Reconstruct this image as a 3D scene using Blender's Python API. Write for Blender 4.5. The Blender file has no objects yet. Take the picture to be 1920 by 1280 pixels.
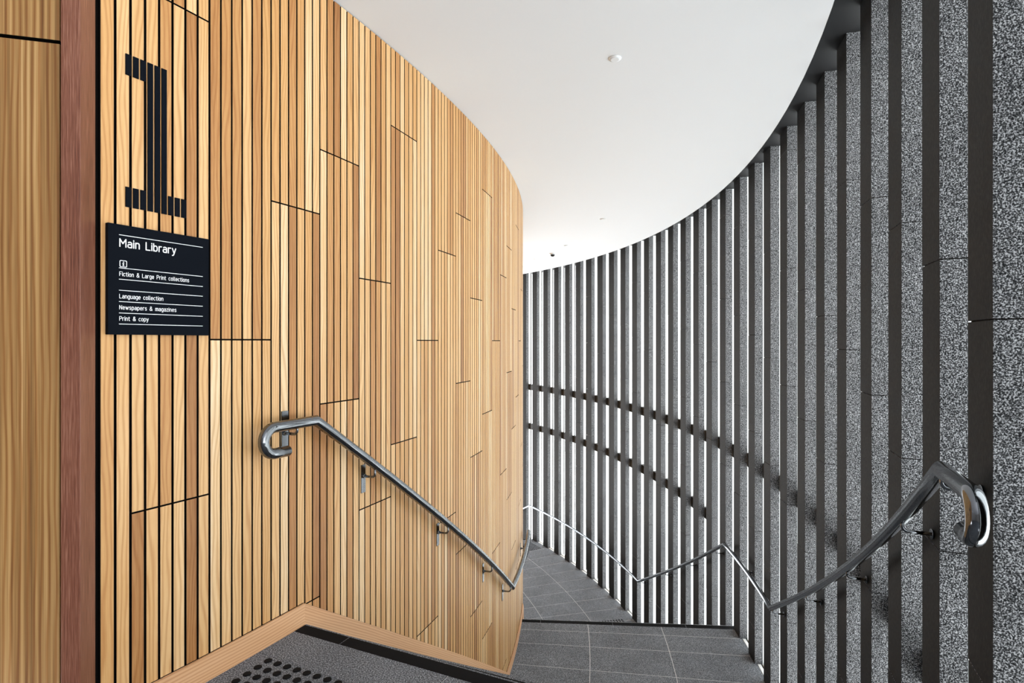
import bpy, math, random
from mathutils import Vector, Matrix
random.seed(7)
S = bpy.context.scene
COL = S.collection

# ------------------------------------------------------------------ camera
EYE = 1.415                       # eye height over the upper floor (all z below are given from eye level)
cam_d = bpy.data.cameras.new('camera'); cam = bpy.data.objects.new('camera', cam_d); COL.objects.link(cam)
cam_d.sensor_width = 36; cam_d.lens = 20.0; cam_d.clip_start = .02
cam.location = (0, 0, EYE); cam.rotation_euler = (math.pi/2, 0, 0)
S.camera = cam
S.view_settings.view_transform = 'Standard'; S.view_settings.look = 'None'
S.view_settings.gamma = 1; S.view_settings.use_curve_mapping = False
S.view_settings.exposure = 0.95

# ------------------------------------------------------------------ daylight
LOWER_L = 4.1; SKY_L = 2.1
W = bpy.data.worlds.new('overcast_sky'); S.world = W; W.use_nodes = True
_nt = W.node_tree; _bg = _nt.nodes['Background']      # white overcast sky, lower half made brighter to lift the ceiling
_tc = _nt.nodes.new('ShaderNodeTexCoord'); _sx = _nt.nodes.new('ShaderNodeSeparateXYZ'); _mr = _nt.nodes.new('ShaderNodeMapRange')
_nt.links.new(_tc.outputs['Generated'], _sx.inputs[0]); _nt.links.new(_sx.outputs['Z'], _mr.inputs['Value'])
_mr.inputs['From Min'].default_value = -.12; _mr.inputs['From Max'].default_value = .06
_mr.inputs['To Min'].default_value = LOWER_L; _mr.inputs['To Max'].default_value = SKY_L
_nt.links.new(_mr.outputs[0], _bg.inputs[1]); _bg.inputs[0].default_value = (.96, .98, 1, 1)

def area(name, loc, target, sx, sy, power, col=(1, 1, 1)):
    d = bpy.data.lights.new(name, 'AREA'); d.shape = 'RECTANGLE'; d.size = sx; d.size_y = sy
    d.energy = power; d.color = col
    o = bpy.data.objects.new(name, d); COL.objects.link(o); o.location = loc
    o.rotation_euler = (Vector(target)-Vector(loc)).to_track_quat('-Z', 'Y').to_euler()
    return o

# ------------------------------------------------------------------ plan geometry (circle centre x, y, radius)
WC = (-12.527, 8.235, 12.683)     # slatted timber wall
FC = (-12.189, 7.911, 14.942)     # inner faces of the granite fins
CC = (-11.329, 7.808, 13.898)     # outer edge of white ceiling
GC = (-12.35, 8.05)               # centre of the stair radii
HC = 1.828                        # ceiling
HS = 1.956                        # dark soffit of the perimeter recess
Z0 = -1.415; Z1 = -3.531; Z2 = -5.47   # floor levels
ZB = -6.9
R_ = math.radians
def pol(c, r, t, z=0.0):
    return Vector((c[0]+r*math.cos(R_(t)), c[1]+r*math.sin(R_(t)), z))
def ray_r(t, circ):
    """radius from GC, at angle t, of the circle circ"""
    dx, dy = math.cos(R_(t)), math.sin(R_(t)); ox, oy = GC[0]-circ[0], GC[1]-circ[1]
    b = ox*dx+oy*dy; c = ox*ox+oy*oy-circ[2]**2
    return -b+math.sqrt(b*b-c)
def lerp(a, b, t): return a+(b-a)*t

# ------------------------------------------------------------------ materials
def mat(name):
    m = bpy.data.materials.new(name); m.use_nodes = True
    nt = m.node_tree; return m, nt, nt.nodes['Principled BSDF']
def N(nt, typ, **kw):
    n = nt.nodes.new(typ)
    for k, v in kw.items():
        if k in ('operation', 'blend_type', 'data_type', 'wave_type', 'bands_direction', 'noise_dimensions', 'wave_profile', 'attribute_name'): setattr(n, k, v)
        else: n.inputs[k].default_value = v
    return n
def ramp(nt, fac, stops, interp='LINEAR'):
    r = nt.nodes.new('ShaderNodeValToRGB'); r.color_ramp.interpolation = interp
    el = r.color_ramp.elements
    while len(el) < len(stops): el.new(.5)
    for e, (p, c) in zip(el, stops): e.position = p; e.color = (*c, 1)
    nt.links.new(fac, r.inputs[0]); return r.outputs[0]
def bump(nt, b, h, strength, dist=.002):
    n = N(nt, 'ShaderNodeBump', Strength=strength, Distance=dist)
    nt.links.new(h, n.inputs['Height']); nt.links.new(n.outputs[0], b.inputs['Normal'])
def plain(name, col, rough=.5, metal=0, spec=.5):
    m, nt, b = mat(name); b.inputs['Base Color'].default_value = (*col, 1)
    b.inputs['Roughness'].default_value = rough; b.inputs['Metallic'].default_value = metal
    b.inputs['Specular IOR Level'].default_value = spec
    return m

def wood(name, stops, stretch=(38, 1.3), fig=1.0, rough=.45, vary=True, dark_line=.55, grain_hz=1.0, spec=.35, fib=.45, fv=9, pt_u=10, pt_k=.5):
    """u runs across the board, v along it (metres); each board is shifted at random"""
    m, nt, b = mat(name); L = nt.links
    uv = N(nt, 'ShaderNodeUVMap')
    geo = N(nt, 'ShaderNodeNewGeometry')
    att = N(nt, 'ShaderNodeAttribute', attribute_name='rnd')
    mp = N(nt, 'ShaderNodeMapping'); mp.inputs['Scale'].default_value = (stretch[0], stretch[1], 1)
    L.new(uv.outputs[0], mp.inputs[0])
    # slow wander of the grain
    mp2 = N(nt, 'ShaderNodeMapping'); mp2.inputs['Scale'].default_value = (7, 1.1, 1)
    L.new(uv.outputs[0], mp2.inputs[0])
    w = N(nt, 'ShaderNodeTexNoise', Scale=1.0, Detail=2.0); L.new(mp2.outputs[0], w.inputs['Vector'])
    wm = N(nt, 'ShaderNodeMath', operation='MULTIPLY_ADD'); wm.inputs[1].default_value = 34*fig
    sx = N(nt, 'ShaderNodeSeparateXYZ'); L.new(mp.outputs[0], sx.inputs[0])
    L.new(w.outputs[0], wm.inputs[0]); L.new(sx.outputs[0], wm.inputs[2])
    sn = N(nt, 'ShaderNodeMath', operation='SINE')
    sc = N(nt, 'ShaderNodeMath', operation='MULTIPLY'); sc.inputs[1].default_value = 2.2*grain_hz
    L.new(wm.outputs[0], sc.inputs[0]); L.new(sc.outputs[0], sn.inputs[0])
    rings = N(nt, 'ShaderNodeMapRange'); rings.inputs['From Min'].default_value = -1
    L.new(sn.outputs[0], rings.inputs['Value'])
    pw = N(nt, 'ShaderNodeMath', operation='POWER'); pw.inputs[1].default_value = 2.2
    L.new(rings.outputs[0], pw.inputs[0])
    # fibres
    mp3 = N(nt, 'ShaderNodeMapping'); mp3.inputs['Scale'].default_value = (420, fv, 1)
    L.new(uv.outputs[0], mp3.inputs[0])
    fb = N(nt, 'ShaderNodeTexNoise', Scale=1.0, Detail=3.0, Roughness=.6); L.new(mp3.outputs[0], fb.inputs['Vector'])
    # broad colour patches
    mp4 = N(nt, 'ShaderNodeMapping'); mp4.inputs['Scale'].default_value = (pt_u, .9 if pt_u == 10 else .25, 1)
    L.new(uv.outputs[0], mp4.inputs[0])
    pt = N(nt, 'ShaderNodeTexNoise', Scale=1.0, Detail=2.0); L.new(mp4.outputs[0], pt.inputs['Vector'])
    # sum: per board tone + patches + fibres
    a = N(nt, 'ShaderNodeMath', operation='MULTIPLY_ADD'); a.inputs[1].default_value = .72 if vary else 0.0; a.inputs[2].default_value = .12 if vary else .45
    L.new(att.outputs['Fac'], a.inputs[0])
    c = N(nt, 'ShaderNodeMath', operation='MULTIPLY_ADD'); c.inputs[1].default_value = pt_k
    ps = N(nt, 'ShaderNodeMath', operation='SUBTRACT'); ps.inputs[1].default_value = .5; L.new(pt.outputs[0], ps.inputs[0])
    L.new(ps.outputs[0], c.inputs[0]); L.new(a.outputs[0], c.inputs[2])
    fs = N(nt, 'ShaderNodeMath', operation='SUBTRACT'); fs.inputs[1].default_value = .5; L.new(fb.outputs[0], fs.inputs[0])
    d = N(nt, 'ShaderNodeMath', operation='MULTIPLY_ADD'); d.inputs[1].default_value = fib
    L.new(fs.outputs[0], d.inputs[0]); L.new(c.outputs[0], d.inputs[2]); d.use_clamp = True
    base = ramp(nt, d.outputs[0], stops)
    # ring darkening
    mul = N(nt, 'ShaderNodeMix', data_type='RGBA', blend_type='MULTIPLY')
    mx = N(nt, 'ShaderNodeMath', operation='MULTIPLY'); mx.inputs[1].default_value = dark_line
    L.new(pw.outputs[0], mx.inputs[0]); L.new(mx.outputs[0], mul.inputs[0])
    L.new(base, mul.inputs[6]); mul.inputs[7].default_value = (.62, .42, .25, 1)
    L.new(mul.outputs[2], b.inputs['Base Color'])
    b.inputs['Roughness'].default_value = rough; b.inputs['Specular IOR Level'].default_value = spec
    bump(nt, b, fb.outputs[0], .15, .001)
    return m

M = {}
M['slat'] = wood('oiled_pine_slats', [(.0, (.30, .13, .042)), (.22, (.47, .23, .08)), (.5, (.62, .35, .135)), (.78, (.74, .485, .24)), (1, (.82, .64, .42))], dark_line=.5, stretch=(150, 1.3), fig=.55)
M['base'] = wood('pine_skirting', [(0, (.52, .26, .12)), (.5, (.70, .41, .22)), (1, (.82, .56, .36))], stretch=(200, 1.0), fig=.3, vary=False, dark_line=.5)
M['panel'] = wood('ribbon_veneer', [(0, (.13, .06, .018)), (.35, (.30, .155, .05)), (.6, (.46, .27, .10)), (1, (.66, .44, .22))], stretch=(150, .3), fig=.22, vary=False, dark_line=.8, grain_hz=.9, fib=.7, fv=2, pt_u=70, pt_k=1.5)
M['post'] = wood('red_hardwood', [(0, (.05, .012, .006)), (.4, (.18, .062, .034)), (1, (.50, .25, .17))], stretch=(300, 2), fig=.4, vary=False, dark_line=.5, rough=.4, spec=.4, fib=1.1)

def granite(name, lo, mid, hi, scale, bumpy, rough, contrast=(.36, .5, .64), blotch=.25, streak=None):
    m, nt, b = mat(name); L = nt.links
    tc = N(nt, 'ShaderNodeTexCoord')
    src = tc.outputs['Object']
    if streak:
        mp = N(nt, 'ShaderNodeMapping'); mp.inputs['Scale'].default_value = (1, 1, streak); L.new(src, mp.inputs[0]); src = mp.outputs[0]
    n = N(nt, 'ShaderNodeTexNoise', Scale=scale, Detail=2.5, Roughness=.62); L.new(src, n.inputs['Vector'])
    col = ramp(nt, n.outputs[0], [(contrast[0], lo), (contrast[1], mid), (contrast[2], hi)])
    n2 = N(nt, 'ShaderNodeTexNoise', Scale=2.3, Detail=3.0); L.new(tc.outputs['Object'], n2.inputs['Vector'])
    bl = ramp(nt, n2.outputs[0], [(.3, (1-blotch,)*3), (.7, (1, 1, 1))])
    mul = N(nt, 'ShaderNodeMix', data_type='RGBA', blend_type='MULTIPLY'); mul.inputs[0].default_value = 1
    L.new(col, mul.inputs[6]); L.new(bl, mul.inputs[7]); L.new(mul.outputs[2], b.inputs['Base Color'])
    b.inputs['Roughness'].default_value = rough; b.inputs['Specular IOR Level'].default_value = .12
    if bumpy: bump(nt, b, n.outputs[0], bumpy, .006)
    return m
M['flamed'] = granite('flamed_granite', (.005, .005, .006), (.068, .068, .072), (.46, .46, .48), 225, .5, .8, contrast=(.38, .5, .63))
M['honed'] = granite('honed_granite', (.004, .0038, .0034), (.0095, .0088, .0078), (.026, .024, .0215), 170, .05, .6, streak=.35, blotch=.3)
M['floor'] = granite('floor_granite', (.035, .039, .046), (.14, .151, .17), (.48, .51, .56), 170, .1, .6, contrast=(.36, .5, .66))
M['grout'] = plain('pale_grout', (.75, .75, .75), .8)
M['black_strip'] = plain('black_carborundum', (.005, .005, .006), .85, 0, .15)
M['stud'] = plain('black_rubber', (.005, .005, .006), .8, 0, .15)
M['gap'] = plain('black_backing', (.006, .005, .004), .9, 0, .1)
M['ceil'] = plain('white_plaster', (.74, .755, .785), .9, 0, .1)
M['plaster_grey'] = plain('grey_plaster', (.35, .34, .33), .8)
M['soffit'] = plain('charcoal_paint', (.012, .012, .013), .6, 0, .3)
M['white_frame'] = plain('white_frame_paint', (.8, .81, .82), .4)
M['sign'] = plain('navy_black_enamel', (.0022, .0038, .0072), .7, 0, .07)
M['letter'] = plain('white_vinyl', (.85, .86, .88), .5)
M['beam'] = plain('black_steel', (.016, .016, .016), .5)
m, nt, b = mat('polished_steel'); b.inputs['Base Color'].default_value = (.20, .21, .225, 1); b.inputs['Metallic'].default_value = 1; b.inputs['Roughness'].default_value = .12; M['steel'] = m
m, nt, b = mat('clear_glass')
for n in list(nt.nodes): nt.nodes.remove(n)
out = N(nt, 'ShaderNodeOutputMaterial'); tr = N(nt, 'ShaderNodeBsdfTransparent'); gl = N(nt, 'ShaderNodeBsdfGlossy', Roughness=0.0)
lw = N(nt, 'ShaderNodeLayerWeight', Blend=.5); p5 = N(nt, 'ShaderNodeMath', operation='POWER'); p5.inputs[1].default_value = 5
nt.links.new(lw.outputs['Facing'], p5.inputs[0]); fr = N(nt, 'ShaderNodeMath', operation='MULTIPLY_ADD'); fr.inputs[1].default_value = .5; fr.inputs[2].default_value = .035; nt.links.new(p5.outputs[0], fr.inputs[0]); ms = N(nt, 'ShaderNodeMixShader')
tr.inputs[0].default_value = (.95, .97, .96, 1)
nt.links.new(fr.outputs[0], ms.inputs[0]); nt.links.new(tr.outputs[0], ms.inputs[1]); nt.links.new(gl.outputs[0], ms.inputs[2]); nt.links.new(ms.outputs[0], out.inputs[0])
M['glass'] = m

# ------------------------------------------------------------------ mesh builder
class MB:
    def __init__(s): s.v = []; s.f = []; s.mi = []; s.uv = []; s.rn = []; s.sm = []; s.mats = []
    def m(s, k):
        if k not in s.mats: s.mats.append(k)
        return s.mats.index(k)
    def face(s, idx, mk, uvs=None, r=0.0, smooth=False):
        s.f.append(idx); s.mi.append(s.m(mk)); s.uv.append(uvs or [(0, 0)]*len(idx)); s.rn.append(r); s.sm.append(smooth)
    def hexa(s, p, mk, faces=None, uv0=None, r=0.0):
        """p: 8 points, bottom ring 0-3 (inner-near, inner-far, outer-far, outer-near), top ring 4-7. faces: overrides {name: material}"""
        b = len(s.v); s.v += [tuple(x) for x in p]
        F = {'bot': (0, 3, 2, 1), 'top': (4, 5, 6, 7), 'in': (0, 1, 5, 4), 'far': (1, 2, 6, 5), 'out': (2, 3, 7, 6), 'near': (3, 0, 4, 7)}
        for n, q in F.items():
            k = (faces or {}).get(n, mk)
            if k is None: continue
            pts = [Vector(p[i]) for i in q]; o = uv0 or (0, 0)
            if n in ('bot', 'top'): u = [(o[0]+x.x, o[1]+x.y) for x in pts]
            else:
                wd = (pts[1].xy-pts[0].xy).length
                u = [(o[0]+a*wd, o[1]+x.z) for a, x in zip((0, 1, 1, 0), pts)]
            s.face(tuple(b+i for i in q), k, u, r)
    def arcbox(s, c, r0, r1, t0, t1, z0, z1, mk, n=None, faces=None, uvdir=None, r=0.0, uv0=(0, 0)):
        """closed curved box; r0/r1 may be functions of t, z0/z1 too"""
        n = n or max(1, int(abs(t1-t0)/.7)+1)
        g = lambda q, t: q(t) if callable(q) else q
        b = len(s.v)
        for i in range(n+1):
            t = lerp(t0, t1, i/n); a, d = g(r0, t), g(r1, t); zz0, zz1 = g(z0, t), g(z1, t)
            s.v += [tuple(pol(c, a, t, zz0)), tuple(pol(c, d, t, zz0)), tuple(pol(c, d, t, zz1)), tuple(pol(c, a, t, zz1))]
        F = faces or {}
        for i in range(n):
            o = b+4*i; ta, tb = lerp(t0, t1, i/n), lerp(t0, t1, (i+1)/n)
            for nm, q in (('in', (o, o+3, o+7, o+4)), ('out', (o+1, o+5, o+6, o+2)), ('top', (o+3, o+2, o+6, o+7)), ('bot', (o, o+4, o+5, o+1))):
                k = F.get(nm, mk)
                if k is None: continue
                u = []
                for idx in q:
                    x = Vector(s.v[idx]); tt = ta if idx < o+4 else tb
                    arc = R_(tt)*13.0
                    if uvdir == 'along': u.append((uv0[0]+x.z-g(z1, tt) if nm in ('in', 'out') else uv0[0]+(0 if idx in (o, o+3, o+4, o+7) else .02), arc+uv0[1]))
                    else: u.append((arc+uv0[0], uv0[1]+x.z))
                s.face(q, k, u, r)
        e = b+4*n
        for nm, q in (('near', (b, b+1, b+2, b+3)), ('far', (e+3, e+2, e+1, e))):
            k = F.get(nm, mk)
            if k is None: continue
            s.face(q, k, [(s.v[i][0], s.v[i][2]) for i in q], r)
    def prism(s, poly, z0, z1, mk):
        b = len(s.v); n = len(poly)
        s.v += [(x, y, z0) for x, y in poly]+[(x, y, z1) for x, y in poly]
        s.face(tuple(range(b+n-1, b-1, -1)), mk); s.face(tuple(range(b+n, b+2*n)), mk)
        for i in range(n):
            j = (i+1) % n; s.face((b+i, b+j, b+n+j, b+n+i), mk)
    def tube(s, pts, r, mk, n=20, caps=True, flat=None):
        b = len(s.v); P = [Vector(p) for p in pts]; k = len(P)
        T = []
        for i in range(k):
            a = (P[i]-P[i-1]).normalized() if i else None; c = (P[i+1]-P[i]).normalized() if i < k-1 else None
            T.append(((a or c)+(c or a)).normalized())
        up = Vector((0, 0, 1)) if abs(T[0].z) < .9 else Vector((1, 0, 0))
        u = (up-T[0]*up.dot(T[0])).normalized()
        for i in range(k):
            if i:
                u = (u-T[i]*u.dot(T[i])).normalized()
            w = T[i].cross(u); 
            if i and i < k-1:
                cs = max(.5, (P[i]-P[i-1]).normalized().dot(T[i]))
            else: cs = 1
            bend = None
            if cs < .9995:
                nv = ((P[i+1]-P[i]).normalized()-(P[i]-P[i-1]).normalized()); bend = nv.normalized() if nv.length > 1e-6 else None
            for j in range(n):
                an = 2*math.pi*j/n; d = (u*math.cos(an)+w*math.sin(an))*r
                if bend: d = d+bend*d.dot(bend)*(1/cs-1)
                s.v.append(tuple(P[i]+d))
        for i in range(k-1):
            for j in range(n):
                q = (b+i*n+j, b+i*n+(j+1) % n, b+(i+1)*n+(j+1) % n, b+(i+1)*n+j)
                s.face(q, mk, None, 0, True)
        if caps:
            s.face(tuple(b+j for j in range(n-1, -1, -1)), mk); s.face(tuple(b+(k-1)*n+j for j in range(n)), mk)
    def lathe(s, prof, c, mk, axis='z', n=28, smooth=True):
        """prof [(r,z)...] about vertical axis through c"""
        b = len(s.v); k = len(prof)
        for r, z in prof:
            for j in range(n):
                a = 2*math.pi*j/n; s.v.append((c[0]+r*math.cos(a), c[1]+r*math.sin(a), c[2]+z))
        for i in range(k-1):
            for j in range(n): s.face((b+i*n+j, b+i*n+(j+1) % n, b+(i+1)*n+(j+1) % n, b+(i+1)*n+j), mk, None, 0, smooth)
        s.face(tuple(b+j for j in range(n-1, -1, -1)), mk); s.face(tuple(b+(k-1)*n+j for j in range(n)), mk)
    def build(s, name, parent=None, shift=True, bevel=0, origin=None):
        me = bpy.data.meshes.new(name); dz = EYE if shift else 0
        o3 = Vector(origin) if origin else Vector((0, 0, 0))
        me.from_pydata([(x-o3.x, y-o3.y, z+dz-o3.z) for x, y, z in s.v], [], s.f)
        for k in s.mats: me.materials.append(M[k])
        me.polygons.foreach_set('material_index', s.mi); me.polygons.foreach_set('use_smooth', s.sm)
        uv = me.uv_layers.new(name='UVMap'); flat = [c for f in s.uv for p in f for c in p]; uv.data.foreach_set('uv', flat)
        at = me.attributes.new('rnd', 'FLOAT', 'FACE'); at.data.foreach_set('value', s.rn)
        me.update()
        o = bpy.data.objects.new(name, me); COL.objects.link(o); o.location = o3
        if parent: o.parent = parent
        if bevel:
            md = o.modifiers.new('edge', 'BEVEL'); md.width = bevel; md.segments = 2; md.limit_method = 'ANGLE'
        return o
def tag(o, label=None, cat=None, group=None, kind=None):
    if label: o['label'] = label
    if cat: o['category'] = cat
    if group: o['group'] = group
    if kind: o['kind'] = kind
    return o
def empty(name, loc=(0, 0, 0)):
    o = bpy.data.objects.new(name, None); COL.objects.link(o); o.location = loc; o.empty_display_size = .1; return o
def struct(o, label, cat=None): return tag(o, label, cat, None, 'structure')

# ------------------------------------------------------------------ floor levels and stair flights
A0 = -24.67; A1 = -9.95; A2 = -3.70; A3 = 10.75; A4 = 31.4      # radial edge angles (upper edge, landing, landing, lower floor, lower edge)
rin = lambda t: ray_r(t, WC)+.002
rinb = lambda t: ray_r(t, WC)-.03
rout = lambda t: ray_r(t, (FC[0], FC[1], FC[2]+.028))
NOSE = .075/13.6*57.3
def slab(z, t0, t1, name, label, tlines, far_nose=True, near_clear=0):
    mb = MB()
    mb.arcbox(GC, rinb, rout, t0, t1, z-.22, z-.0008, 'grout', faces={'in': 'floor', 'out': 'floor', 'bot': 'floor', 'far': 'floor', 'near': 'floor'})
    arcs = [None, 13.33, 14.23, None]; g = .0055
    tl = tlines
    for a, bb in zip(tl[:-1], tl[1:]):
        gt = g/13.6*57.3/2
        for i in range(3):
            r0 = rin if i == 0 else arcs[i]+g/2
            r1 = rout if i == 2 else arcs[i+1]-g/2
            mb.arcbox(GC, r0, r1, a+gt, bb-gt, z-.0008, z, 'floor')
    return struct(mb.build(name), label, 'floor')
def nosing(z, t, name, label, splits=(12.74, 13.64, 14.54)):
    """black anti-slip strips let in just behind a stair edge; thin proud pieces"""
    mb = MB(); t1 = t-.012/13.6*57.3; t0 = t1-NOSE
    rr = [rin]+list(splits)+[rout]
    for a, b2 in zip(rr[:-1], rr[1:]):
        aa = a if callable(a) else a+.002; bb = b2 if callable(b2) else b2-.002
        mb.arcbox(GC, aa, bb, t0, t1, z, z+.0008, 'black_strip')
    return mb
dd = lambda m_: m_/13.6*57.3
D1 = (A1-A0)/12; D2 = (A3-A2)/11

# upper floor: polar part plus everything behind the camera
mb = MB()
mb.arcbox(GC, rinb, rout, -33, A0, Z0-.25, Z0-.0025, 'grout', faces={'far': 'floor', 'near': 'floor', 'out': 'floor', 'in': 'floor', 'bot': 'floor'})
tl = [-33, A0-dd(.30)-dd(.9)*2, A0-dd(.30)-dd(.9), A0-dd(.315), A0]
for a, bb in zip(tl[:-1], tl[1:]):
    for i, (r0, r1) in enumerate(((rin, 13.33), (13.334, 14.23), (14.234, rout))):
        mb.arcbox(GC, r0, r1, a+.007, bb-.007, Z0-.0025, Z0, 'floor')
p_in = pol(GC, rinb(-33), -33); p_out = pol(GC, rout(-33), -33)
mb.prism([(p_in.x, p_in.y), (-6, p_in.y), (-6, -5), (3.5, -5), (3.5, p_out.y), (p_out.x, p_out.y)], Z0-.25, Z0, 'floor')
fl = struct(mb.build('floor'), 'dark grey speckled granite upper floor with pale joints before the stairs', 'floor')
nosing(Z0, A0, '', '').build('nosing_strip', fl)
slab(Z1, A1-D1, A2, 'floor_1', 'grey granite middle landing with thin pale joints between the two stair flights',
     [A1-D1, A2-dd(.30)-dd(.32)-dd(.485), A2-dd(.30)-dd(.32), A2-dd(.28), A2])
nosing(Z1, A2, '', '').build('nosing_strip', bpy.data.objects['floor_1'])
tl = [A3-D2, A3+dd(.3)]
while tl[-1]+dd(.47) < A4-dd(.3): tl.append(tl[-1]+dd(.47))
tl += [A4]
slab(Z2, A3-D2, A4, 'floor_2', 'grey granite lowest floor running along the foot of the granite fins', tl)
nosing(Z2, A4, '', '').build('nosing_strip', bpy.data.objects['floor_2'])
def flight(ta, tb, za, zb, n, name, label):
    mb = MB(); mk = MB()
    for i in range(1, n):
        t0 = lerp(ta, tb, (i-1)/n); t1 = lerp(ta, tb, i/n); z = lerp(za, zb, i/n)
        mb.arcbox(GC, rinb, rout, t0, t1, z-.36, z, 'floor', n=2)
        e = t1-.012/13.6*57.3
        mk.arcbox(GC, rin, rout, e-NOSE*.7, e, z, z+.0008, 'black_strip', n=2)
    o = struct(mb.build(name), label, 'stairs'); mk.build('nosing_strip', o)
flight(A0, A1, Z0, Z1, 12, 'stair_flight', 'granite stair flight dropping from the upper floor to the middle landing')
flight(A2, A3, Z1, Z2, 11, 'stair_flight', 'granite stair flight dropping from the middle landing to the lowest floor')
flight(A4, A4+5, Z2, Z2-.9, 5, 'stair_flight', 'granite stair flight leaving the lowest floor beyond the tactile studs')

# ------------------------------------------------------------------ slatted timber wall
JOINT = {0: (1.34, -.64, -2.62, -4.6), 1: (0.008, -1.98, -3.96), 2: (.66, -1.32, -3.3, -5.28), 3: (.997, -.325, -1.65, -3.63), 4: (.36, -.96, -2.28, -4.26)}
PP = 1.41; P0 = -28.83; BP = PP/6
mb = MB()
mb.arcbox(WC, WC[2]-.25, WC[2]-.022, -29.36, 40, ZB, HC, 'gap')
wl = struct(mb.build('wall_left'), 'curved wall clad in vertical golden timber slats', 'wall')
for k in range(-1, 46):
    mb = MB(); js = [HC-.004]+(list(JOINT[k % 5]) if k >= 0 else [])+[ZB]
    for s_ in range(6):
        if k == -1 and s_ < 4: continue
        t0 = P0+k*PP+s_*BP; t1 = t0+BP*(.815 if k < 1 else .84)
        for a, bb in zip(js[:-1], js[1:]):
            za, zb = a-(.0035 if a != js[0] else 0), bb+.0035
            if za-zb < .02: continue
            p = [pol(WC, WC[2]-.021, t0, zb), pol(WC, WC[2]-.021, t1, zb), pol(WC, WC[2], t1, zb), pol(WC, WC[2], t0, zb)]
            p = [p[3], p[2], p[1], p[0]]
            q = [Vector((x.x, x.y, za)) for x in p]
            # 'in' now faces the corridor
            rr = min(1, max(0, random.gauss(.56, .32)))
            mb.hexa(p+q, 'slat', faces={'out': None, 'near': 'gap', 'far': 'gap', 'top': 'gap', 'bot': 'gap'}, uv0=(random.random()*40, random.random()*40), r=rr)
    mb.build('cladding_panel', wl)
# skirting: level on floors, raking along the flights
def base(name, ta, tb, za, zb, h, label, mk='base'):
    mb = MB(); zt = lambda t: lerp(za, zb, (t-ta)/(tb-ta))
    mb.arcbox(WC, WC[2]-.001, WC[2]+.013, ta, tb, lambda t: zt(t)-h, zt, mk, uvdir='along', uv0=(ta*3, 0))
    mb.arcbox(WC, WC[2]-.001, WC[2]+.0035, ta, tb, zt, lambda t: zt(t)+.0015, 'gap')
    return struct(mb.build(name), label, 'skirting')
base('baseboard_left', -29.3, -25.14, Z0+.107, Z0+.107, .107, 'pale timber skirting along the upper floor under the slats')
base('baseboard_left.001', -25.14, -10.6, Z0+.107, Z1+.10, .42, 'raking timber skirting following the upper stair flight')
base('baseboard_left.002', -10.6, -3.5, Z1+.10, Z1+.10, .10, 'short timber skirting along the middle landing')
base('baseboard_left.003', -3.5, 10.9, Z1+.10, Z2+.10, .42, 'raking timber skirting following the lower stair flight')
base('baseboard_left.004', 10.9, 31, Z2+.10, Z2+.10, .10, 'timber skirting along the lowest floor')

# ------------------------------------------------------------------ timber post and veneered panel at far left
fx = Vector((.966, .26, 0)); fy = Vector((-.26, .966, 0)); cn = Vector((-1.437, 1.894, 0))   # near right corner of the post
def obox(mb, o, a0, a1, b0, b1, z0, z1, mk, uv0=(0, 0)):
    p = [o+fx*a0+fy*b0, o+fx*a1+fy*b0, o+fx*a1+fy*b1, o+fx*a0+fy*b1]
    mb.hexa([Vector((q.x, q.y, z0)) for q in p]+[Vector((q.x, q.y, z1)) for q in p], mk, uv0=uv0, faces={'top': 'gap', 'bot': 'gap'})
mb = MB(); obox(mb, cn, -.056, 0, 0, .112, Z0, HC, 'post', (3.2, 1))
struct(mb.build('trim_1', bevel=.0015), 'reddish brown hardwood post between the veneered panel and the slatted wall', 'post')
mb = MB()
obox(mb, cn, -1.9, -.072, .03, .06, Z0, .995, 'panel', (0, 0)); obox(mb, cn, -1.9, -.072, .03, .06, 1.007, HC, 'panel', (7, 3))
obox(mb, cn, -1.95, -.02, .06, .2, Z0, HC, 'gap')
obox(mb, cn, -3.6, -1.905, .03, .06, Z0, .995, 'panel', (4, 9)); obox(mb, cn, -3.6, -1.905, .03, .06, 1.007, HC, 'panel', (9, 3)); obox(mb, cn, -3.6, -1.95, .06, .2, Z0, HC, 'gap')
struct(mb.build('wall_front'), 'brown ribbon veneered wall panel with a black horizontal joint near its top', 'wall')

# ------------------------------------------------------------------ ceiling
mb = MB()
tA, tB = -33.0, 62.0
poly = []
for i in range(80):
    p = pol(CC, CC[2], lerp(tA, tB, i/79)); poly.append((p.x, p.y))
for i in range(60):
    p = pol(WC, WC[2]-.24, lerp(60, -27, i/59)); poly.append((p.x, p.y))
poly += [(-6, poly[-1][1]), (-6, -5), (3.5, -5), (3.5, poly[0][1])]
mb.prism(poly, HC, HC+.05, 'ceil')
struct(mb.build('ceiling'), 'smooth white plaster ceiling with a curved outer edge', 'ceiling')
mb = MB()
mb.arcbox(FC, FC[2]-.62, FC[2]+.45, -34, 50, HS, HS+.12, 'soffit')
struct(mb.build('trim_2'), 'charcoal recessed soffit between the white ceiling edge and the granite fins', 'soffit')

# added unseen walls that cut light from behind the viewpoint, daylight enters at right
def wallbox(name, x0, x1, y0, y1, label):
    mb = MB(); mb.prism([(x0, y0), (x1, y0), (x1, y1), (x0, y1)], Z0, HC, 'plaster_grey'); struct(mb.build(name), label, 'wall')
wallbox('wall_back_added', -6.2, .5, -5.2, -5.0, 'unseen grey plaster wall added behind the viewpoint to limit rear light')
wallbox('wall_west_added', -6.2, -6.0, -5.0, 2.0, 'unseen grey plaster wall added at left to close off light with the back one')

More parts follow.
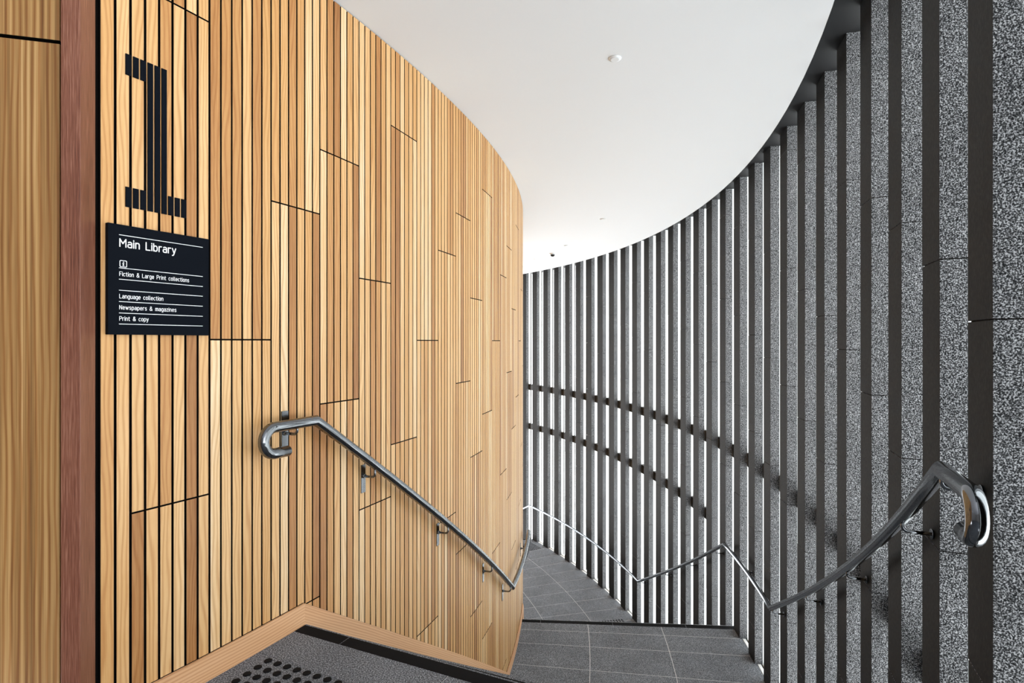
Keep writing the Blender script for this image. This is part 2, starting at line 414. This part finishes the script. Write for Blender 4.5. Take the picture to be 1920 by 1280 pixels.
# ------------------------------------------------------------------ granite fins
PITCH = 2.056; TH0 = -24.96; FT = .23/FC[2]*57.3; FD = .085
words = ['', 'first', 'second', 'third', 'fourth', 'fifth', 'sixth', 'seventh', 'eighth', 'ninth', 'tenth', 'eleventh', 'twelfth', 'thirteenth', 'fourteenth', 'fifteenth', 'sixteenth', 'seventeenth', 'eighteenth', 'nineteenth', 'twentieth']
NF = 31
def fin_label(i):
    if i == -2: return 'granite fin out of the frame at right, nearest of all'
    if i == -1: return 'granite fin just out of the frame at the right edge'
    if i == 0: return 'nearest big granite fin behind the looped end of the right handrail'
    if i == 1: return 'granite fin just left of the looped handrail end, under the upper kink'
    if i == 7: return 'granite fin holding the bracket just right of the low kink in the right handrail'
    if i == 8: return 'granite fin directly behind the low kink in the right handrail beside the middle landing'
    if i == 10: return 'granite fin standing at the far corner of the middle landing'
    if i == 11: return 'granite fin behind the peak of the handrail past the middle landing'
    if i == 28: return 'last granite fin but one beside the slatted wall, by far tactile studs'
    if i == 29: return 'farthest visible granite fin, partly cut off by the curved slatted wall'
    if i == 19: return 'granite fin behind the lowest point of the far handrail'
    if i > 29: return 'granite fin hidden behind the end of the slatted wall'
    if i < 11: return 'rough grey granite fin, %s leftwards from the one behind the looped rail end' % words[i]
    if i < 19: return 'tall granite fin above the lower flight, %s leftwards from the handrail peak' % words[i-11]
    return 'slim distant granite fin, %s leftwards from the lowest point of far handrail' % words[i-19]
for i in range(-2, NF):
    t0 = TH0+PITCH*i; fw = pol((0, 0), 1, t0); tg = Vector((-fw.y, fw.x, 0))
    o = pol(FC, FC[2], t0)
    mb = MB(); jz = []
    z = .063+.24*i
    while z > HS: z -= 1.075
    js = [HS]
    while z > ZB: js.append(z); z -= 1.075
    js.append(ZB)
    def hx(a0, a1, d0, d1, z0, z1, **kw):
        p = [o+tg*a0+fw*d0, o+tg*a1+fw*d0, o+tg*a1+fw*d1, o+tg*a0+fw*d1]
        mb.hexa([Vector((q.x, q.y, z0)) for q in p]+[Vector((q.x, q.y, z1)) for q in p], **kw)
    for a, bb in zip(js[:-1], js[1:]):
        jit = random.uniform(-.0012, .0012)
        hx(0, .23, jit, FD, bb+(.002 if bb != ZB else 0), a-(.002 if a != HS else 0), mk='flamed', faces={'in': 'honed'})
    hx(.006, .224, .006, FD-.006, ZB, HS-.002, mk='gap')
    ob = mb.build('granite_fin', origin=(o.x, o.y, ZB+EYE), bevel=.0015)
    tag(ob, fin_label(i), 'stone fin', 'row of granite fins along the curved window')

# ------------------------------------------------------------------ continuous beams behind the fins
def zt1(t): return lerp(-1.36, -1.20, (t+15)/47)
for nm, ta, tb, zf, lab in (('support_beam', -27.5, 39, zt1, 'upper black steel beam running behind the granite fins'),
                            ('support_beam', .9, 39, lambda t: zt1(t)-1.10+(t-32)*.001, 'lower black steel beam running behind the distant granite fins')):
    mb = MB(); mb.arcbox(FC, FC[2]+FD+.002, FC[2]+FD+.07, ta, tb, lambda t: zf(t)-.16, zf, 'beam', n=80)
    tag(mb.build(nm), lab, 'beam', 'black beams behind the fins')

# ------------------------------------------------------------------ window wall outside the fins
wroot = struct(empty('window_1'), 'tall bright glazing with white frames between the granite fins', 'window')
GR = FC[2]+.165
fr_ = MB(); gk = MB(); gp = MB(); 
for i in range(-2, NF):
    ta = TH0+PITCH*i; tb = ta+FT
    fr_.arcbox(FC, FC[2]+FD+.001, GR-.008, ta, tb, ZB, HS, 'white_frame', n=1)
    gk.arcbox(FC, GR-.008, GR+.004, ta-.05, tb+.05, ZB, HS, 'gap', n=1)
gp.arcbox(FC, GR+.006, GR+.012, TH0-PITCH*2, TH0+PITCH*NF, ZB, HS, 'glass', n=70)
fr_.build('frame', wroot); gk.build('gasket', wroot); gp.build('glass_pane', wroot)
# white sills with a dark gasket line at the floor levels, one strip between each pair of fins
si = MB()
for i in range(-2, NF-1):
    ta = TH0+PITCH*i+FT+.02; tb = TH0+PITCH*(i+1)-.02
    if tb < A0+.5: z = Z0
    elif A1-1.8 < ta and tb < A2+.6: z = Z1
    elif ta > A3-.8 and tb < A4: z = Z2
    else: continue
    si.arcbox(FC, FC[2]+.030, FC[2]+.064, ta, tb, z-.05, z+.004, 'white_frame', n=2)
    si.arcbox(FC, FC[2]+.064, FC[2]+.080, ta, tb, z-.05, z-.004, 'gap', n=2)
    si.arcbox(FC, FC[2]+.080, GR-.02, ta, tb, z-.05, z+.012, 'white_frame', n=2)
si.build('sill', wroot)
# outer stair stringer closing the gap beside the flights
mb = MB()
for ta, tb, za, zb in ((A0-.1, A1, Z0, Z1), (A2, A3, Z1, Z2)):
    mb.arcbox(GC, lambda t: rout(t)+.001, lambda t: rout(t)+.03, ta, tb, lambda t: lerp(za, zb, (t-ta)/(tb-ta))-.42, lambda t: lerp(za, zb, (t-ta)/(tb-ta))-.02, 'beam')
struct(mb.build('trim_3'), 'black steel stringer closing the outer side of the stair flights', 'stringer')

# ------------------------------------------------------------------ handrails
TR = .025
def arcpts(c, R, keys, step=.7):
    """keys [(theta,z)...] straight in theta between keys"""
    out = []
    for (ta, za), (tb, zb) in zip(keys[:-1], keys[1:]):
        n = max(2, int(abs(tb-ta)/step))
        for i in range(n): out.append(pol(c, R, lerp(ta, tb, i/n), lerp(za, zb, i/n)))
    out.append(pol(c, R, keys[-1][0], keys[-1][1])); return out
def zat(keys, t):
    for (ta, za), (tb, zb) in zip(keys[:-1], keys[1:]):
        if ta <= t <= tb: return lerp(za, zb, (t-ta)/(tb-ta))
    return keys[0][1]
def loop(c, R, ts, z, r, ret):
    """return bend at the start of the rail, turning down and back"""
    P = pol(c, R, ts, z); tg = Vector((math.sin(R_(ts)), -math.cos(R_(ts)), 0))   # towards the viewer
    pts = [P-tg*ret-Vector((0, 0, 2*r))]
    for i in range(17):
        a = math.pi*i/16
        pts.append(P+tg*(r*math.sin(a))+Vector((0, 0, -r-r*math.cos(a))))
    return pts
def handrail(label, c, R, keys, lr, lret, brackets, sgn, wallR, plate, screws):
    root = tag(empty('handrail', pol(c, R, keys[0][0], EYE+keys[0][1])), label, 'handrail')
    inv = -Vector(root.location)
    def fin(mb, name, par=None):
        o = mb.build(name, origin=tuple(root.location)); o.location = (0, 0, 0); o.parent = par or root; return o
    pts = loop(c, R, keys[0][0], keys[0][1], lr, lret)[:-1]+arcpts(c, R, keys)
    mb = MB(); mb.tube(pts, TR, 'steel', 24); fin(mb, 'rail_tube')
    mb = MB()
    d = (pts[0]-pts[1]).normalized(); mb.tube([pts[0]+d*.0005, pts[0]+d*.004], TR*.93, 'steel', 24); fin(mb, 'end_cap')
    for t, dz in brackets:
        z = zat(keys, t); fw = pol((0, 0), 1, t)*sgn    # fw points from the wall towards the rail
        A = pol(c, wallR, t, z-dz); B = pol(c, R, t, z)
        reach = (B.xy-A.xy).length
        mb = MB(); rb = .022
        pp = [A+fw*.001, A+fw*(reach-rb)]
        for i in range(1, 8):
            a = math.pi/2*i/7; pp.append(A+fw*(reach-rb+rb*math.sin(a))+Vector((0, 0, rb-rb*math.cos(a))))
        pp.append(Vector((B.x, B.y, z-TR*.8)))
        mb.tube(pp, .0068, 'steel', 12)
        br = fin(mb, 'bracket')
        tg = Vector((-fw.y, fw.x, 0)); mb = MB()
        if plate:
            z0, z1 = (z-.125, z+.055) if t < keys[1][0] else (z-.165, z-.005)
            hw = .019; Aw = pol(c, wallR, t, 0)
            p = [Aw-tg*hw, Aw+tg*hw, Aw+tg*hw+fw*.006, Aw-tg*hw+fw*.006]
            p = [p[3], p[2], p[1], p[0]]
            mb.hexa([Vector((q.x, q.y, z0)) for q in p]+[Vector((q.x, q.y, z1)) for q in p], 'steel')
            mb.tube([A+fw*.005, A+fw*.018], .012, 'steel', 14)
            fin(mb, 'mounting_plate', br)
        else:
            mb.tube([A, A+fw*.005], .02, 'steel', 18); fin(mb, 'mounting_plate', br)
    for t in screws:
        z = zat(keys, t); fw = pol((0, 0), 1, t)*sgn
        B = pol(c, R, t, z); dr = (fw*.93+Vector((0, 0, -.36))).normalized()
        mb = MB(); mb.tube([B+dr*(TR-.001), B+dr*(TR+.0018)], .0042, 'steel', 10); fin(mb, 'screw')
    return root
LK = [(-26.27, -.389), (-25.15, -.389), (-11.0, -2.505), (-3.3, -2.505), (11.2, -4.44), (31, -4.44)]
handrail('polished steel handrail on the slatted timber wall, looped end beside the sign', WC, WC[2]+.085, LK, .06, .075,
         [(-25.68, .052), (-23.06, .07), (-19.04, .07), (-14.69, .07), (-11.5, .07), (-5.2, .07), (-1, .07), (4, .07), (9, .07)], 1, WC[2], True,
         [-24.3, -21.8, -20.2, -18.2, -16.2, -14.6, -13.0, -11.8])
RK = [(-25.75, -.389), (-24.62, -.389), (-9.96, -2.505), (-3.35, -2.508), (10.94, -4.52), (31.37, -4.51), (36, -5.12)]
fmid = lambda i: TH0+PITCH*i+FT*.5
handrail('polished steel handrail fixed to the granite fins, big looped end at right', FC, FC[2]-.10, RK, .056, .05,
         [(fmid(i)-(.15 if i else .12), .055) for i in (0, 1, 3, 5, 7, 9, 11, 13, 15, 17, 19, 21, 23, 25, 27)], -1, FC[2]-.003, False, [])

# ------------------------------------------------------------------ signs
cen = pol(WC, WC[2], -28.38)                      # middle of the directory sign on the wall
nrm = pol((0, 0), 1, -28.38); tan_ = Vector((-nrm.y, nrm.x, 0))
SW = .381; SH = .400; SZ = .025
rot = Matrix((tan_, Vector((0, 0, 1)), nrm)).transposed().to_4x4()
sroot = empty('directory_sign'); base_pt = cen+nrm*.002
sroot.matrix_world = Matrix.Translation(Vector((base_pt.x, base_pt.y, SZ+EYE)))@rot
tag(sroot, 'square navy black directory sign with white lettering on the slatted wall', 'sign')
def local(mb, name, parent, **kw):
    o = mb.build(name, parent, shift=False, **kw); return o
mb = MB()
def lbox(mb, x0, x1, y0, y1, z0, z1, mk):
    p = [(x0, y0, z0), (x1, y0, z0), (x1, y0, z1), (x0, y0, z1), (x0, y1, z0), (x1, y1, z0), (x1, y1, z1), (x0, y1, z1)]
    b = len(mb.v); mb.v += p
    for q in ((0, 1, 2, 3), (7, 6, 5, 4), (0, 4, 5, 1), (1, 5, 6, 2), (2, 6, 7, 3), (3, 7, 4, 0)): mb.face(tuple(b+i for i in q), mk)
lbox(mb, -SW/2, SW/2, 0, SH, 0, .018, 'sign'); local(mb, 'sign_board', sroot, bevel=.001)
def E(cx, cy, rx, ry, a0, a1, n=14, p=2.5):
    out = []
    for q in range(n+1):
        a = R_(lerp(a0, a1, q/n)); c_, s_ = math.cos(a), math.sin(a)
        out.append((cx+rx*math.copysign(abs(c_)**(2/p), c_), cy+ry*math.copysign(abs(s_)**(2/p), s_)))
    return out
OO = E(.23, .36, .23, .36, 0, 360, 26)
GL = {'M': (.72, [[(0, 0), (0, 1), (.36, .42), (.72, 1), (.72, 0)]]),
 'a': (.45, [E(.235, .5, .215, .22, 140, 0)+[(.45, 0)], [(.45, .42), (.24, .42)]+E(.21, .21, .21, .21, 90, 270)+[(.32, 0), (.45, .1)]]),
 'i': (.0, [[(0, 0), (0, .72)], [(0, .92), (0, 1.0)]]),
 'n': (.44, [[(0, 0), (0, .72)], E(.22, .46, .22, .26, 180, 0)+[(.44, 0)]]),
 'L': (.48, [[(0, 1), (0, 0), (.5, 0)]]), 'b': (.46, [[(0, 1), (0, 0)], OO]),
 'r': (.3, [[(0, 0), (0, .72)], E(.24, .46, .24, .26, 180, 75)]),
 'y': (.46, [[(0, .72), (.24, .03)], [(.46, .72), (.2, -.12), (.12, -.25), (0, -.28)]]),
 'F': (.5, [[(0, 0), (0, 1), (.52, 1)], [(0, .5), (.44, .5)]]), 'c': (.42, [E(.23, .36, .23, .36, 48, 312, 20)]),
 't': (.32, [[(.11, .95), (.11, .16)]+E(.27, .16, .16, .16, 180, 270, 6)+[(.34, 0)], [(-.03, .70), (.32, .70)]]),
 'o': (.46, [OO]), '&': (.64, [[(.64, 0), (.14, .68)]+E(.29, .83, .17, .17, 205, -25)+[(.40, .66), (.12, .46)]+E(.25, .25, .25, .25, 125, 280)+[(.45, .1), (.62, .42)]]),
 'g': (.46, [OO, [(.46, .72), (.46, -.06)]+E(.24, -.06, .22, .22, 0, -125)]),
 'e': (.46, [[(.02, .37), (.46, .37)]+E(.23, .36, .23, .36, 5, 315, 20)]),
 'P': (.53, [[(0, 0), (0, 1), (.3, 1)]+E(.3, .74, .24, .26, 90, -90)+[(0, .48)]]), 'l': (.1, [[(0, 1), (0, .12), (.04, .02), (.12, 0)]]),
 's': (.40, [[(.39, .62), (.3, .71), (.14, .72), (.04, .64), (.03, .5), (.12, .41), (.29, .34), (.39, .25), (.39, .1), (.3, .01), (.13, 0), (.01, .09)]]),
 'u': (.44, [[(0, .72), (0, .26)]+E(.22, .26, .22, .26, 180, 360), [(.44, .72), (.44, 0)]]), 'N': (.56, [[(0, 0), (0, 1), (.56, 0), (.56, 1)]]),
 'w': (.67, [[(0, .72), (.17, 0), (.335, .66), (.5, 0), (.67, .72)]]), 'p': (.46, [[(0, .72), (0, -.28)], OO]),
 'm': (.7, [[(0, 0), (0, .72)], E(.175, .5, .175, .22, 180, 0)+[(.35, 0)], E(.525, .5, .175, .22, 180, 0)+[(.70, 0)]]),
 'z': (.4, [[(0, .72), (.4, .72), (0, 0), (.42, 0)]])}
def textw(body, x, y, cap, width, name, wt=.13):
    x_ = 0; strokes = []
    for ch in body:
        if ch == ' ': x_ += .62; continue
        w_, st = GL[ch]
        strokes += [[(x_+a, b_) for a, b_ in poly] for poly in st]; x_ += w_+.25
    tot = x_-.25; kx = (width-wt*cap)/tot; mb = MB(); hw = wt*cap/2
    for st in strokes:
        P_ = [Vector((x+hw+a*kx, y+b_*cap, 0)) for a, b_ in st]
        for A, B in zip(P_[:-1], P_[1:]):
            d = (B-A).normalized() if (B-A).length > 1e-7 else Vector((1, 0, 0)); nn = Vector((-d.y, d.x, 0))*hw
            ring = []
            for q in range(5):
                a = math.pi*q/4; ring.append(A-d*math.sin(a)*hw+nn*math.cos(a))
            for q in range(5):
                a = math.pi*q/4; ring.append(B+d*math.sin(a)*hw-nn*math.cos(a))
            b0 = len(mb.v); zz_ = .0184+b0*4e-7; mb.v += [(p.x, p.y, zz_) for p in ring]; mb.face(tuple(range(b0, b0+10)), 'letter')
    local(mb, name, sroot)
# measured from the sign's lower left corner
X0 = -SW/2+.036; X1 = -SW/2+.354
def rule(y): mb = MB(); lbox(mb, X0, X1, y-.0011, y+.0011, .018, .0188, 'letter'); local(mb, 'rule_line', sroot)
for y in (.362, .242, .201, .161, .120, .0785, .0385): rule(y)
textw('Main Library', X0+.001, .320, .0275, .207, 'lettering', .15)
textw('Fiction & Large Print collections', X0+.001, .2136, .0145, .2585, 'lettering')
textw('Language collection', X0+.001, .1325, .0145, .1565, 'lettering')
textw('Newspapers & magazines', X0+.001, .0920, .0145, .207, 'lettering')
textw('Print & copy', X0+.001, .0514, .0145, .1025, 'lettering')
# information symbol: rounded square outline with an italic i
mb = MB(); a = .0125; r = .0042; cx, cy = X0+.0145, .258; ring = []
for (sx, sy, a0) in ((1, 1, 0), (-1, 1, 90), (-1, -1, 180), (1, -1, 270)):
    for q in range(7):
        an = R_(a0+90*q/6); ring.append((sx*(a-r)+r*math.cos(an), sy*(a-r)+r*math.sin(an)))
n_ = len(ring); k_ = .0022/a
for zz in (.018, .0188):
    mb.v += [(cx+x, cy+y, zz) for x, y in ring]; mb.v += [(cx+x*(1-k_), cy+y*(1-k_), zz) for x, y in ring]
for j in range(n_):
    q = (j+1) % n_; mb.face((2*n_+j, 2*n_+q, 3*n_+q, 3*n_+j), 'letter'); mb.face((j, q, 2*n_+q, 2*n_+j), 'letter'); mb.face((n_+q, n_+j, 3*n_+j, 3*n_+q), 'letter')
def quad(pts):
    b = len(mb.v); mb.v += [(cx+x, cy+y, .0188) for x, y in pts]; mb.face(tuple(range(b, b+len(pts))), 'letter')
quad([(-.0030, -.0075), (.0006, -.0075), (.0030, .0022), (-.0006, .0022)]); quad([(-.0042, .0002), (.0, .0002), (.0006, .0022), (-.0036, .0022)])
quad([(-.0030, -.0075), (.0032, -.0075), (.0037, -.0056), (-.0025, -.0056)])
quad([(.0008+.0021*math.cos(R_(q*36)), .0058+.0021*math.sin(R_(q*36))) for q in range(10)])
local(mb, 'information_symbol', sroot)
# floor numeral made of black bars
nroot = tag(empty('floor_number', tuple(pol(WC, WC[2], -28.6, EYE+.75))), 'large black numeral 1 made of upright bars above the sign', 'number sign')
BPd = .1175; T0 = -28.935; bw = .0195/WC[2]*57.3
bars = [(0, .985, 1.062), (1, .985, 1.062), (2, .985, 1.062), (0, .497, .571), (1, .497, .571), (2, .497, .571), (3, .497, 1.062), (4, .497, 1.062), (5, .497, 1.062),
        (6, .497, .571), (7, .497, .571), (8, .497, .571)]
for j, z0, z1 in bars:
    mb = MB(); t0 = T0+j*BPd
    p = [pol(WC, WC[2]+.005, t0), pol(WC, WC[2]+.005, t0+bw), pol(WC, WC[2]+.0005, t0+bw), pol(WC, WC[2]+.0005, t0)]
    mb.hexa([Vector((q.x, q.y, z0)) for q in p]+[Vector((q.x, q.y, z1)) for q in p], 'sign')
    o = mb.build('bar', origin=tuple(nroot.location)); o.location = (0, 0, 0); o.parent = nroot

# ------------------------------------------------------------------ ceiling fittings
def disc(x, y, r, label, name='ceiling_speaker', cat='ceiling fitting'):
    root = tag(empty(name, (x, y, HC+EYE)), label, cat, 'round fittings in the ceiling')
    mb = MB(); mb.lathe([(r, 0), (r, -.006), (r*.9, -.009), (r*.86, -.009)], (0, 0, 0), 'white_frame'); mb.build('trim_ring', root, shift=False)
    mb = MB(); mb.lathe([(r*.84, -.002), (r*.84, -.011), (r*.6, -.013)], (0, 0, 0), 'ceil'); mb.build('cover_disc', root, shift=False)
disc(.664, 3.67, .041, 'nearest round white ceiling fitting, large in the open ceiling', 'ceiling_disc')
disc(1.35, 8.48, .04, 'small round white ceiling fitting, second nearest along the corridor', 'ceiling_disc')
disc(1.03, 10.83, .04, 'tiny round ceiling fitting just right of the sensor dome', 'ceiling_disc')
disc(.50, 12.58, .04, 'farthest tiny round ceiling fitting, left of the sensor dome', 'ceiling_disc')
root = tag(empty('smoke_sensor', (.83, 11.8, HC+EYE)), 'grey dome sensor hanging below the far ceiling', 'sensor')
mb = MB(); mb.lathe([(.055, 0), (.055, -.02), (.05, -.025)], (0, 0, 0), 'white_frame'); mb.build('base_ring', root, shift=False)
mb = MB(); mb.lathe([(.042, -.024), (.042, -.045), (.033, -.06), (.015, -.068)], (.012, 0, 0), 'soffit'); mb.build('dome', root, shift=False)

# ------------------------------------------------------------------ tactile studs
def stud_mesh():
    mb = MB(); mb.lathe([(.0175, 0), (.0172, .003), (.0150, .0048)], (0, 0, 0), 'stud', n=20)
    o = mb.build('tactile_stud', shift=False); return o
proto = stud_mesh(); first = True
def put(p, label, grp):
    global first
    if first: o = proto; first = False
    else: o = proto.copy(); COL.objects.link(o)
    o.location = (p.x, p.y, p.z+EYE); tag(o, label, 'tactile stud', grp)
er = Vector((math.cos(R_(A0)), math.sin(R_(A0)), 0)); et = Vector((math.sin(R_(A0)), -math.cos(R_(A0)), 0))
P = Vector((-1.080, 2.520, Z0))
for a in range(8):
    for b_ in range(14): put(P+er*(.0565*b_)+et*(.0555*a), 'round black tactile stud on the upper floor before the stairs', 'tactile studs on the upper floor')
def field(tstart, sgn, rlo, rhi, rmin, rmax, label, grp, rows, slab_name):
    mb = MB(); e = Vector((math.cos(R_(tstart)), math.sin(R_(tstart)), 0)); q = Vector((-e.y, e.x, 0))*sgn
    c = Vector((GC[0], GC[1], Z2)); r = rmin
    while r < rmax:
        for a in range(rows):
            p = c+e*r+q*(.0555*a)
            if rlo <= r <= rhi: put(p, label, grp)
            else: mb.lathe([(.0175, 0), (.0150, .0048)], p, 'stud', n=10)
        r += .0565
    o = mb.build('tactile_stud_field'); tag(o, 'remaining '+label.replace('stud ', 'studs ')+', out of sight of the fins', 'tactile studs', None, 'stuff')
field(A4-dd(.32), -1, 14.25, 14.9, 12.75, 14.86, 'tiny round black tactile stud at the far end of the lowest floor', 'tactile studs at the far end of the lowest floor', 10, 'floor_2')
field(A3-D2+dd(.30), 1, 14.42, 14.9, 12.75, 14.86, 'tiny black tactile stud beyond the middle landing edge near the fins', 'tactile studs at the foot of the lower flight', 8, 'floor_2')
